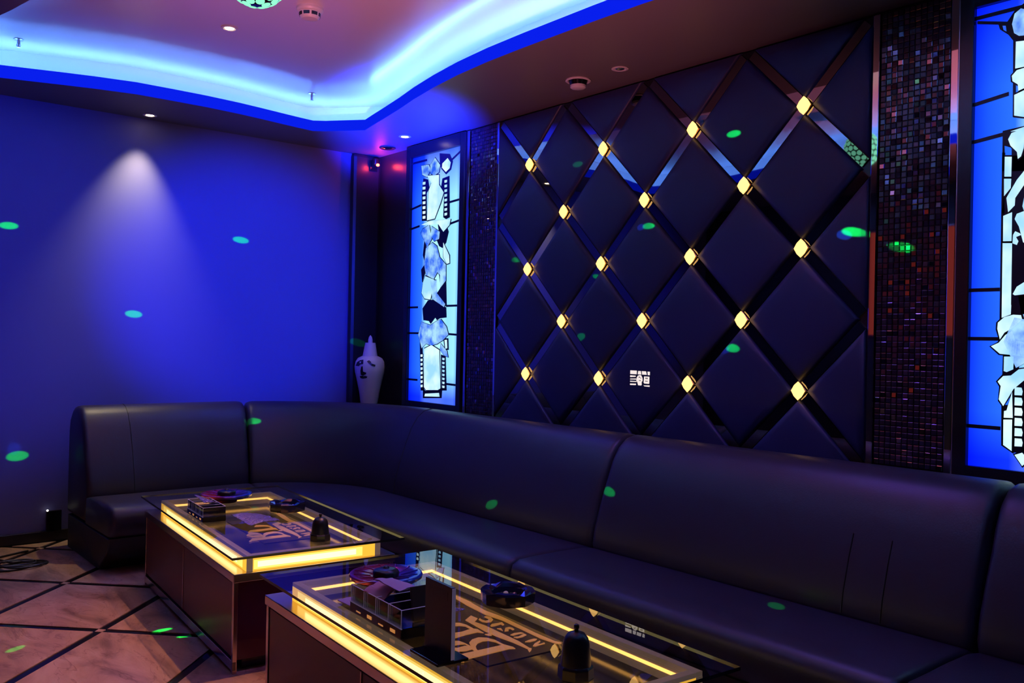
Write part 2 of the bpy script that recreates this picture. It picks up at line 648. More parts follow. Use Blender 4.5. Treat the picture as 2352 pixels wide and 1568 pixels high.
# ------------------------------------------------------------------ right wall: quilted panel with mirror strips
I0, DI, J0, DJ = 4.343, .3285, 2.480, .3335
y_of = lambda i: I0 - i * DI
z_of = lambda j: J0 - j * DJ
YA, YZ = y_of(-1), y_of(7)            # 4.67 .. 2.04
qp = tag(empty('quilted_wall_panel', (XP, (YA + YZ) / 2, z_of(6))), 'navy padded wall panel of diamond cushions divided by mirror strips', 'wall panel')


def inv(o, par):
    o.matrix_parent_inverse = Matrix.Translation(-Vector(par.location))
    return o


def child(o, par):
    o.parent = par
    bpy.context.view_layer.update()
    o.matrix_parent_inverse = par.matrix_world.inverted()
    return o


bpy.context.view_layer.update()
child(MB().box(XP + .004, XR, YZ, YA, z_of(6), z_of(-1)).build('backing_board', M['frame']), qp)
GAP = .026        # half strip width, along a normal
for j in range(-1, 7):
    for i in range(-1, 8):
        if (i + j) % 2 == 0:
            continue
        cy, cz = y_of(i), z_of(j)

        def dia(k, d=0):
            a, b = DI - k, DJ - k
            q = clip([(cy, cz + b), (cy + a, cz), (cy, cz - b), (cy - a, cz)], YZ + d, YA - d, z_of(6) + d, z_of(-1) - d)
            return q
        g = GAP * 1.414
        rings = [(g, 0.0, XP + .004), (g + .002, .002, XP - .006), (g + .014, .010, XP - .018), (g + .05, .03, XP - .026), (g + .12, .06, XP - .031)]
        polys = [dia(k, d) for k, d, x in rings]
        n = len(polys[0])
        if n < 3 or any(len(p) != n for p in polys):
            continue
        vv, ff = [], []
        for p, (k, d, x) in zip(polys, rings):
            vv += [(x, a, b) for a, b in p]
        for q in range(len(rings) - 1):
            ff += [(q * n + e, q * n + (e + 1) % n, (q + 1) * n + (e + 1) % n, (q + 1) * n + e) for e in range(n)]
        ff.append(tuple((len(rings) - 1) * n + e for e in range(n)))
        m_ = MB().add(vv, ff)
        child(m_.build('diamond_pad', M['pad'], None, smooth=40), qp)
# mirror strips between the crossings
for j in range(-1, 6):
    for i in range(-1, 8):
        if (i + j) % 2:
            continue
        for di in (-1, 1):
            ii, jj = i + di, j + 1
            if ii < -1 or ii > 7:
                continue
            a, b = Vector((y_of(i), z_of(j))), Vector((y_of(ii), z_of(jj)))
            t = (b - a).normalized()
            n_ = Vector((t.y, -t.x)) * (GAP - .003)
            a2, b2 = a + t * .034, b - t * .034
            q = clip([tuple(a2 + n_), tuple(b2 + n_), tuple(b2 - n_), tuple(a2 - n_)], YZ, YA, z_of(6), z_of(-1))
            if len(q) >= 3:
                child(MB().prism(q, XP - .004, XP + .003, lambda x, y, z: (z, x, y)).build('mirror_strip', M['mirror_dark']), qp)
# lamps at the crossings


def make_lamp():
    r = tag(empty('wall_lamp'), 'small glowing amber faceted lamp at a crossing of the mirror strips', 'lamp', 'amber lamps on the quilted wall panel')
    # points to -x, base on the wall at x=0
    b = MB()
    n = 4
    rad = [(.040, 0), (.040, -.006), (.034, -.009)]
    v, f = [], []
    for rr, x in rad:
        for k in range(n):
            a = math.pi / 2 * k
            v.append((x, rr * math.cos(a), rr * math.sin(a) * 1.1))
    for q in range(2):
        f += [(q * n + k, q * n + (k + 1) % n, (q + 1) * n + (k + 1) % n, (q + 1) * n + k) for k in range(n)]
    f += [tuple(range(n)), tuple(2 * n + k for k in range(n))]
    b.add(v, f).build('collar', M['brass'], r)
    b = MB()
    v, f = [], []
    n = 8
    for rr, x in [(.030, -.009), (.037, -.016), (.030, -.026), (.014, -.033)]:
        for k in range(n):
            a = 2 * math.pi * k / n
            m_ = 1.0 if k % 2 == 0 else .82
            v.append((x, rr * m_ * math.cos(a), rr * m_ * math.sin(a) * 1.2))
    for q in range(3):
        f += [(q * n + k, q * n + (k + 1) % n, (q + 1) * n + (k + 1) % n, (q + 1) * n + k) for k in range(n)]
    f += [tuple(range(n)), tuple(3 * n + k for k in range(n))]
    b.add(v, f).build('crystal', M['lamp_glow'], r)
    return r


proto = make_lamp()
first = True
for j in range(0, 5):
    for i in range(0, 7):
        if (i + j) % 2 == 0:
            o = proto if first else copy_tree(proto)
            first = False
            o.location = (XP - .004, y_of(i), z_of(j))
            o['label'] = 'small glowing amber faceted lamp, %s row of the quilted wall, %s from the vase corner' % (
                ('top', 'second', 'middle', 'fourth', 'bottom')[j], ('first', 'second', 'third', 'fourth')[i // 2])

# flat service panel with lit keys
kp = tag(empty('service_keypad', onx(1470, 869, XP - .03)), 'small black service panel with lit white keys on the quilted wall', 'wall switch')
y0, z0 = kp.location.y, kp.location.z
MB().box(0, .03, -.085, .085, -.055, .055).build('plate', M['black'], kp, bevel=.004)


def keypoly(pts):
    return [((.5 - px / 980.) * .145, (.5 - py / 720.) * .085) for px, py in pts]


for pts in [[(0, 0), (330, 0), (330, 170), (0, 170)], [(400, 10), (530, 10), (560, 170), (380, 170)], [(580, 10), (790, 10), (830, 170), (600, 170)], [(860, 20), (980, 20), (980, 180), (880, 180)],
            [(0, 230), (280, 240), (280, 290), (0, 320)], [(0, 390), (300, 370), (300, 420), (0, 430)], [(0, 490), (330, 490), (330, 530), (0, 540)], [(0, 620), (310, 610), (290, 680), (0, 690)],
            [(380, 240), (450, 200), (550, 200), (620, 330), (630, 450), (580, 530), (590, 650), (560, 680), (410, 680), (370, 540), (310, 450), (330, 330)],
            [(700, 250), (960, 250), (960, 570), (900, 585), (720, 580), (680, 540)], [(670, 640), (700, 670), (980, 650), (980, 720), (720, 710)]]:
    MB().prism(keypoly(pts), -.0015, .001, lambda x, y, z: (z, x, y)).build('key', M['keys'], kp)
for (a, b, c, d) in [(440, 280, 500, 320), (520, 320, 560, 350), (460, 440, 540, 470), (770, 300, 800, 360), (830, 300, 870, 370), (760, 450, 880, 480)]:
    MB().prism(keypoly([(a, b), (c, b), (c, d), (a, d)]), -.003, -.001, lambda x, y, z: (z, x, y)).build('glyph', M['black'], kp)

# ------------------------------------------------------------------ lit stained panels
PW, PZ0, PZ1 = .64, .89, 2.725


def p1(q):        # zoomed view of the panel by the corner -> (u, v)
    x, y = 900 + q[0] * 300 / 724., 300 + q[1] * 300 / 724.
    p = onx(x, y, XP)
    return ((5.74 - p.y) / PW, (p.z - PZ0) / (PZ1 - PZ0))


def p2(q):        # view of the panel at the far right -> (u, v)
    p = onx(q[0], q[1], XP)
    return ((1.605 - p.y) / PW, (p.z - PZ0) / (PZ1 - PZ0))


def za(q):
    return p2((2200 + q[0] * 152 / 627., q[1] * 152 / 627.))


def zb(q):
    return p2((2200 + q[0] * 152 / 627., 360 + q[1] * 152 / 627.))


def zc(q):
    return p2((2200 + q[0] * 152 / 596., 700 + q[1] * 152 / 596.))


# panel by the corner: traced pieces; panel at the far right: its visible side column, then the same figure
P1 = lambda pts: [p1(q) for q in pts]
DARK1 = [P1(q) for q in (
    ((170, 985), (200, 940), (240, 935), (300, 980), (302, 1035), (265, 1040), (250, 1050), (240, 1035), (215, 1070), (205, 1055), (175, 1050)),
    ((255, 520), (300, 515), (314, 560), (300, 620), (280, 650), (262, 640), (250, 610), (262, 570)),
    ((240, 770), (300, 745), (300, 830), (303, 978), (290, 960), (262, 930), (250, 900), (270, 870), (262, 800)),
    ((172, 540), (180, 610), (172, 690), (180, 720), (192, 690), (187, 600), (195, 530)),
    ((162, 770), (182, 740), (190, 770), (168, 840)),
    ((175, 265), (200, 270), (208, 320), (192, 345), (192, 500), (166, 500), (166, 350)),
    ((280, 265), (318, 250), (320, 480), (300, 490), (285, 480), (290, 340), (272, 320)),
    ((155, 1150), (168, 1160), (170, 1230), (178, 1440), (160, 1440), (156, 1240)),
    ((272, 1240), (297, 1250), (302, 1440), (274, 1440)),
    ((172, 1425), (185, 1442), (260, 1440), (278, 1425), (274, 1482), (172, 1482)),
    ((265, 125), (320, 128), (337, 170), (327, 215), (300, 242), (275, 212), (266, 180)),
    ((285, 1150), (312, 1150), (314, 1215), (293, 1215)))]
SOFT1 = [P1(q) for q in (
    ((165, 195), (205, 188), (216, 220), (195, 257), (170, 245)),
    ((215, 190), (240, 150), (268, 190), (262, 230), (235, 250), (214, 235)),
    ((190, 650), (225, 620), (250, 640), (265, 700), (272, 740), (250, 790), (232, 822), (190, 800), (180, 740)),
    ((215, 832), (246, 828), (250, 900), (296, 960), (290, 977), (225, 932)),
    ((265, 700), (300, 742), (300, 830), (268, 872), (268, 800), (245, 775)),
    ((160, 570), (172, 545), (208, 522), (222, 600), (196, 645), (186, 620)),
    ((222, 530), (266, 560), (262, 600), (235, 612), (216, 580)),
    ((165, 1060), (215, 1078), (245, 1057), (272, 1045), (302, 1085), (314, 1130), (282, 1162), (250, 1182), (220, 1190), (190, 1180), (166, 1205), (148, 1130)),
    ((272, 1180), (305, 1220), (312, 1255), (290, 1245), (268, 1215)))]
PALE1 = [P1(q) for q in (
    ((281, 182), (310, 152), (327, 176), (321, 208), (300, 229), (279, 205)),
    ((196, 250), (262, 245), (262, 300), (288, 342), (270, 400), (238, 487), (196, 497), (206, 330), (220, 290)),
    ((186, 806), (236, 826), (214, 936), (182, 930), (166, 900), (174, 840)),
    ((286, 620), (318, 690), (320, 733), (306, 738), (286, 700)),
    ((164, 522), (205, 502), (326, 490), (320, 522), (286, 560), (256, 514), (202, 524)),
    ((180, 1208), (220, 1188), (264, 1216), (269, 1428), (255, 1437), (190, 1437), (179, 1420)),
    ((185, 1457), (262, 1453), (265, 1474), (182, 1472)),
    ((293, 1160), (306, 1158), (308, 1206), (297, 1208)))]
for k in range(8):
    PALE1 += [P1(((172, 285 + k * 27), (187, 283 + k * 27), (186, 298 + k * 27), (172, 300 + k * 27))),
              P1(((293, 275 + k * 26), (307, 272 + k * 26), (306, 286 + k * 26), (293, 289 + k * 26)))]
    PALE1 += [P1(((160, 1240 + k * 24), (171, 1239 + k * 24), (171, 1252 + k * 24), (161, 1254 + k * 24))),
              P1(((280, 1258 + k * 22), (293, 1260 + k * 22), (292, 1272 + k * 22), (281, 1271 + k * 22)))]
mean_u = lambda q: sum(a for a, b in q) / len(q)
DARK2 = [q for q in DARK1 if mean_u(q) > .46] + [
    [zb(q) for q in ((510, -10), (900, -10), (900, 1490), (505, 1490), (516, 520), (480, 530), (440, 550), (416, 520), (440, 375), (505, 300))],
    [zb(q) for q in ((420, -40), (447, -40), (442, 560), (426, 820), (417, 1525), (395, 1540), (407, 800))],
    [za(q) for q in ((425, 1240), (640, 1190), (640, 1620), (510, 1620), (510, 1400), (440, 1380), (447, 1620), (420, 1620))],
    [za(q) for q in ((525, 380), (552, 390), (545, 1110), (520, 1110))],
    [za(q) for q in ((185, 200), (470, 205), (540, 100), (640, 20), (640, 370), (525, 385), (480, 330), (400, 280), (385, 232), (185, 228))],
    [zc(q) for q in ((488, 720), (640, 640), (900, 640), (900, 1340), (480, 1330))],
    [zc(q) for q in ((405, 455), (550, 455), (550, 640), (400, 640))],
    [zc(q) for q in ((392, 900), (500, 900), (500, 1340), (390, 1265))]]
SOFT2 = [q for q in SOFT1 if mean_u(q) > .46] + [
    [za(q) for q in ((515, 230), (540, 130), (600, 80), (640, 90), (640, 335), (580, 340), (535, 315))],
    [za(q) for q in ((425, 245), (455, 245), (462, 300), (435, 285))]]
PALE2 = [q for q in PALE1 if mean_u(q) > .46] + [
    [za(q) for q in ((552, 395), (640, 385), (640, 630), (545, 650))],
    [za(q) for q in ((536, 900), (640, 850), (640, 1110), (535, 1095))],
    [za(q) for q in ((513, 720), (560, 665), (640, 640), (640, 830), (575, 860), (570, 800), (520, 770))],
    [za(q) for q in ((478, 1320), (510, 1260), (640, 1215), (625, 1400), (600, 1480), (570, 1505), (562, 1440), (500, 1380))],
    [zb(q) for q in ((447, 0), (512, 0), (507, 188), (443, 188))],
    [zb(q) for q in ((440, 208), (507, 208), (502, 295), (440, 372))],
    [zb(q) for q in ((432, 560), (515, 525), (510, 798), (430, 800))],
    [zb(q) for q in ((426, 818), (515, 818), (503, 1490), (417, 1525))],
    [zb(q) for q in ((462, 390), (560, 220), (640, 120), (640, 250), (545, 390), (540, 460), (478, 525))],
    [zb(q) for q in ((540, 590), (560, 540), (640, 510), (660, 830), (620, 810), (580, 660))],
    [zb(q) for q in ((525, 740), (545, 705), (590, 725), (600, 740), (552, 760), (575, 800), (560, 835), (520, 820))],
    [zb(q) for q in ((522, 1300), (560, 1230), (640, 1180), (640, 1300), (540, 1312))],
    [zc(q) for q in ((400, 0), (482, 0), (478, 85), (398, 115))],
    [zc(q) for q in ((357, 215), (362, 160), (420, 110), (500, 88), (570, 92), (580, 130), (500, 205), (420, 250), (380, 310))],
    [zc(q) for q in ((300, 372), (370, 340), (430, 270), (490, 235), (520, 320), (620, 340), (620, 470), (480, 450), (380, 440))],
    [zc(q) for q in ((418, 465), (505, 465), (500, 580), (440, 605), (415, 595))],
    [zc(q) for q in ((360, 690), (410, 640), (480, 635), (550, 580), (620, 570), (620, 660), (500, 760), (410, 910), (370, 850), (388, 730))],
    [zc(q) for q in ((415, 1015), (418, 955), (440, 950), (490, 785), (495, 1018))],
    [zc(q) for q in ((412, 1032), (490, 1032), (485, 1315), (410, 1260))],
    [zc(q) for q in ((512, 1350), (580, 1330), (640, 1400), (580, 1450))]] + [
    [zc(q) for q in ((514, 740 + k * 92), (575, 745 + k * 92), (585, 780 + k * 92), (578, 815 + k * 92), (512, 812 + k * 92))] for k in range(6)]
LEADS = [(0, .979, .30, .979), (0, .79, .20, .80), (0, .708, .17, .715), (0, .383, .17, .383), (0, .277, .20, .277), (0, .086, .19, .086),
         (.76, .79, 1, .795), (.78, .705, 1, .715), (.76, .385, 1, .385), (.78, .275, 1, .272), (.74, .08, 1, .078), (.80, .955, 1, .985)]


def make_panel(name, y_left, label, dark, soft, pale):
    r = tag(empty(name, (XP, y_left - PW / 2, PZ0 - .05)), label, 'light panel')
    bpy.context.view_layer.update()
    f = lambda u, w, x: (x, y_left - u * PW, PZ0 + w * (PZ1 - PZ0))
    t = .055
    fr = MB()
    ya, yb = y_left + t, y_left - PW - t
    for (a, b, c, d) in ((ya, y_left, PZ0 - t, ZS - .012), (y_left - PW, yb, PZ0 - t, ZS - .012)):
        child(MB().box(XP - .022, XR, b, a, c, d).build('frame_post', M['frame'], bevel=.004), r)
    child(MB().box(XP - .022, XR, y_left - PW, y_left, PZ0 - t, PZ0).build('frame_rail', M['frame']), r)
    child(MB().box(XP - .022, XR, y_left - PW, y_left, PZ1, ZS - .012).build('frame_rail', M['frame']), r)
    child(MB().box(XP + .004, XP + .02, y_left - PW, y_left, PZ0, PZ1).build('glass_sheet', M['panel']), r)
    for (u0, w0, u1, w1) in LEADS:
        q = [(u0, w0 - .004), (u1, w1 - .004), (u1, w1 + .004), (u0, w0 + .004)]
        child(MB().prism(q, XP - .001, XP + .004, f).build('leading', M['lead']), r)
    for q in dark:
        child(MB().prism(q, XP - .0005, XP + .004, f).build('dark_glass', M['lead']), r)
    for q, mt, edge in [(q, 'pale2', .005) for q in soft] + [(q, 'pale', .007) for q in pale]:
        # a dark leaded edge around each lit piece
        cu, cw = sum(a for a, b in q) / len(q), sum(b for a, b in q) / len(q)
        big = []
        for a, b in q:
            d = Vector(((a - cu) * PW, (b - cw) * 1.835))
            d = d * (1 + edge / max(d.length, .01))
            big.append((cu + d.x / PW, cw + d.y / 1.835))
        child(MB().prism(big, XP - .0008, XP + .004, f).build('leading', M['lead']), r)
        child(MB().prism(q, XP - .002, XP + .004, f).build('lit_glass', M[mt]), r)
    return r


make_panel('stained_light_panel', 5.74, 'tall blue backlit figure panel beside the white face vase', DARK1, SOFT1, PALE1)
make_panel('stained_light_panel', 1.605, 'tall blue backlit figure panel beside the glinting mosaic column', DARK2, SOFT2, PALE2)

# ------------------------------------------------------------------ mosaic columns and mirror strips
TS = .0242


def tile_mesh(k):
    me = bpy.data.meshes.new('mosaic_tile')
    h, d, b = TS * .46, .006, .0025
    v = [(d, -h, -h), (d, h, -h), (d, h, h), (d, -h, h), (0, -h, -h), (0, h, -h), (0, h, h), (0, -h, h),
         (-.0015, -h + b, -h + b), (-.0015, h - b, -h + b), (-.0015, h - b, h - b), (-.0015, -h + b, h - b)]
    f = [(4, 0, 1, 5), (5, 1, 2, 6), (6, 2, 3, 7), (7, 3, 0, 4), (8, 4, 5, 9), (9, 5, 6, 10), (10, 6, 7, 11), (11, 7, 4, 8), (8, 9, 10, 11)]
    me.from_pydata(v, [], [tuple(reversed(q)) for q in f])
    me.materials.append(MOS[k])
    me.update()
    return me


TM = [tile_mesh(k) for k in range(5)]


def column(name, ya, yb, label, singles):
    r = tag(empty(name, (XP, (ya + yb) / 2, 0)), label, 'mosaic column')
    bpy.context.view_layer.update()
    child(MB().box(XP + .003, XR, yb, ya, 0, ZS - .01).build('backing', M['frame']), r)
    rest = [MB() for _ in TM]
    cells = []
    ny, nz = int((ya - yb) / TS), int((ZS - .02 - .84) / TS)
    for a in range(ny):
        for b in range(nz):
            cells.append((ya - (a + .5) * (ya - yb) / ny, .85 + (b + .5) * TS))
    random.shuffle(cells)
    for n, (y, z) in enumerate(cells):
        k = random.choices(range(5), (5, 4, 4, 1.2, 3))[0]
        rot = Matrix.Rotation(random.gauss(0, .05), 4, 'Z') @ Matrix.Rotation(random.gauss(0, .05), 4, 'Y')
        mt = Matrix.Translation((XP, y, z)) @ rot
        if n < singles:
            o = bpy.data.objects.new('mosaic_tile', TM[k])
            COL.objects.link(o)
            o.parent = r
            o.matrix_parent_inverse = r.matrix_world.inverted()
            o.matrix_world = mt
        else:
            rest[k].add([mt @ q.co for q in TM[k].vertices], [tuple(p.vertices) for p in TM[k].polygons])
    V, Fc, fm = [], [], []
    for k, mb in enumerate(rest):
        o_ = len(V)
        V += mb.v
        Fc += [[i + o_ for i in q] for q in mb.f]
        fm += [k] * len(mb.f)
    o = mesh('mosaic_tiles', V, Fc, mats=MOS, fm=fm)
    child(o, r)
    o['kind'] = 'stuff'
    return r


column('mosaic_column', 2.005, 1.705, 'dark glass mosaic column beside the cropped blue light panel', 300)
column('mosaic_column', 5.00, 4.70, 'dark mosaic column between the quilted wall and the vase corner', 0)


def mirror(ya, yb, label):
    o = MB().box(XP - .008, XR, yb, ya, .0, ZS - .012).build('mirror_trim', M['mirror'], bevel=.003)
    tag(o, label, 'mirror', 'upright mirror trims on the panelled wall')


mirror(2.040, 2.008, 'narrow upright mirror trim between quilted wall and glinting mosaic column')
mirror(1.700, 1.668, 'narrow upright mirror trim between glinting mosaic column and steel bead')
o = MB().box(XP - .012, XR, yb_ := 1.6605, 1.6665, 0, ZS - .012).build('edge_bead', M['steel'])
tag(o, 'thin steel bead between the mirror trim and the light panel frame', 'trim')
mirror(4.696, 4.674, 'narrow upright mirror trim between dark mosaic column and quilted wall')
mirror(5.040, 5.004, 'narrow upright mirror trim beside the light panel near the vase')

# ------------------------------------------------------------------ sofa
PC = Vector((2.27, 4.95))
XS = 1.43
L1 = PC.x - XS


def path(s, r):
    """s along the sofa line (m on the centre line of radius .75), r outwards"""
    A = .75 * math.pi / 2
    if s < L1:
        return Vector((XS + s, PC.y + r))
    if s < L1 + A:
        a = (s - L1) / .75
        return Vector((PC.x + r * math.sin(a), PC.y + r * math.cos(a)))
    return Vector((PC.x + r, PC.y - (s - L1 - A)))


SA = L1 + .75 * math.pi / 2
s_of_y = lambda y: SA + PC.y - y
SEAT = [(.30, .205), (.262, .225), (.246, .27), (.243, .325), (.256, .362), (.295, .381), (.40, .386), (.55, .386), (.70, .381), (.79, .365), (.80, .205)]
BASE = [(.47, .0), (.44, .03), (.36, .09), (.30, .15), (.285, .205), (1.19, .205), (1.19, .0)]
BACK = [(.77, .33), (.752, .38), (.765, .46), (.80, .58), (.84, .69), (.88, .785), (.925, .85), (.975, .888), (1.03, .90), (1.09, .893), (1.145, .868), (1.19, .82), (1.215, .74), (1.215, .21), (.80, .21)]


def sweep(name, prof, s0, s1, mat, parent, rnd=.022, step=.08):
    n = max(2, int((s1 - s0) / step))
    ss = [s0, s0 + rnd * .25, s0 + rnd * .6, s0 + rnd] + [s0 + rnd + (s1 - s0 - 2 * rnd) * k / n for k in range(1, n)] + [s1 - rnd, s1 - rnd * .6, s1 - rnd * .25, s1]
    sm = []
    # smooth the outline
    P = [Vector(p) for p in prof]
    cr = sum((p.x for p in P)) / len(P)
    cz = sum((p.y for p in P)) / len(P)
    v, f = [], []
    k = len(P)
    for s in ss:
        d = min(s - s0, s1 - s)
        e = 0 if d >= rnd else rnd * (1 - math.sqrt(max(0, 1 - (1 - d / rnd) ** 2)))
        for p in P:
            q = Vector((p.x - cr, p.y - cz))
            L = q.length
            q = q * ((L - e) / L)
            g = path(s, cr + q.x)
            v.append((g.x, g.y, cz + q.y))
    for a in range(len(ss) - 1):
        f += [(a * k + b, a * k + (b + 1) % k, (a + 1) * k + (b + 1) % k, (a + 1) * k + b) for b in range(k)]
    f += [tuple(reversed(range(k))), tuple((len(ss) - 1) * k + b for b in range(k))]
    mb = MB().add(v, f)
    o = mb.build(name, mat, None, smooth=50)
    child(o, parent)
    return o


def seam(s, prof, i0, i1, parent, r=.0035):
    pts = []
    P = prof[i0:i1]
    for a in range(len(P) - 1):
        for t in (0, .25, .5, .75):
            q = Vector(P[a]).lerp(Vector(P[a + 1]), t)
            g = path(s, q.x)
            pts.append((g.x, g.y, q.y))
    return child(MB().tube(pts, r, 6).build('seam', M['seam']), parent)


SOFA = [(0.0, L1 + .75 * math.radians(13), 'charcoal leather sofa section along the blue wall with an open end', [.28]),
        (L1 + .75 * math.radians(13), s_of_y(3.06), 'charcoal leather corner sofa section with a curved back', [s_of_y(4.83)]),
        (s_of_y(3.06), s_of_y(1.28), 'charcoal leather sofa section under the quilted wall and mosaic column', [s_of_y(1.75), s_of_y(1.60)]),
        (s_of_y(1.28), s_of_y(-.4), 'charcoal leather sofa section under the blue light panel by the mosaic', [])]
for s0, s1, lab, seams in SOFA:
    g = path((s0 + s1) / 2, .7)
    r = tag(empty('sofa_section', (g.x, g.y, 0)), lab, 'sofa', 'sections of the corner sofa')
    bpy.context.view_layer.update()
    s0, s1 = s0 + .003, s1 - .003
    sweep('base', BASE, s0, s1, M['plinth'], r, .012)
    st = sweep('seat', SEAT, s0, s1, M['leather'], r, .03)
    bk = sweep('backrest', BACK, s0, s1, M['leather'], r, .035)
    for q in seams:
        seam(q, BACK, 1, 5 if abs(q - s_of_y(1.68)) < .2 else 11, bk)
# corner shelf that carries the vase
cs_ = [(3.28, 6.275), (3.28, 6.20), (3.42, 6.05), (3.52, 5.92), (3.62, 5.92), (3.69, 5.92), (3.69, 6.275)]
tag(MB().prism(cs_, 0, .835).build('corner_plinth', M['dark_wall'], bevel=.006), 'black corner plinth behind the curved sofa back under the white vase', 'plinth')

# ------------------------------------------------------------------ face vase
vb = ony(848, 918, 6.10)
vase = tag(empty('face_vase', (vb.x, 6.10, .838)), 'white ceramic vase with a black painted face and tall neck', 'vase')
k = 6.9 / 2050.     # metres per photo pixel there
prof = [(19 * k, 0), (20 * k, .01), (24 * k, 30 * k), (30 * k, 58 * k), (34 * k, 75 * k), (35 * k, 87 * k), (33 * k, 99 * k), (28 * k, 107 * k), (18 * k, 112 * k)]
MB().lathe(prof, 40).build('body', M['vase'], vase, smooth=50)
MB().lathe([(17.5 * k, 111 * k), (17 * k, 113 * k), (12 * k, 141 * k), (11.5 * k, 142.5 * k), (4, 0)][:4] + [(5.5 * k, 142.6 * k)], 32).build('neck', M['vase'], vase, smooth=40)
MB().lathe([(5.3 * k, 142 * k), (5.2 * k, 150 * k), (3.5 * k, 156 * k), (.6 * k, 160 * k)], 20).build('spout', M['vase'], vase, smooth=60)


def r_at(h):
    for (ra, za_), (rb, zb_) in zip(prof, prof[1:]):
        if za_ <= h <= zb_:
            return ra + (rb - ra) * (h - za_) / (zb_ - za_)
    return prof[-1][0]


vdir = math.atan2(-vase.location.y, -vase.location.x)


def decal(name, pts):
    """pts: photo offsets from the vase axis / base in px"""
    poly = [(a, b) for a, b in pts]
    v, n = [], len(pts)
    for pr in (.0, .004):
        for a, b in pts:
            r = r_at(b * k) + .0005 + pr
            t = math.asin(max(-.95, min(.95, a * k / r)))
            v.append((r * math.cos(vdir + t), r * math.sin(vdir + t), b * k))
    tri = tessellate_polygon([[Vector((a, b, 0)) for a, b in poly]])
    f = [tuple(t) for t in tri] + [tuple(i + n for i in t) for t in tri] + [(i, (i + 1) % n, n + (i + 1) % n, n + i) for i in range(n)]
    MB().add(v, f).build(name, M['vase_dark'], vase)


fz = lambda pts: [((x - 700) * 200 / 1425., 126 - (y - 400) * 200 / 1425. + 15) for x, y in pts]
decal('eye_brow', fz([(470, 770), (490, 710), (540, 675), (595, 665), (593, 735), (550, 745), (520, 775)]))
decal('eye_brow', fz([(650, 690), (685, 672), (715, 695), (725, 725), (790, 745), (785, 778), (730, 765), (680, 725)]))
decal('nose', fz([(560, 780), (585, 770), (592, 860), (645, 875), (640, 900), (590, 925), (555, 915), (548, 850)]))
decal('mouth', fz([(540, 935), (600, 925), (665, 940), (650, 965), (590, 978), (550, 968)]))

# ------------------------------------------------------------------ tables
TL, TWD = 1.54, .70
ZT, ZF = .40, .465


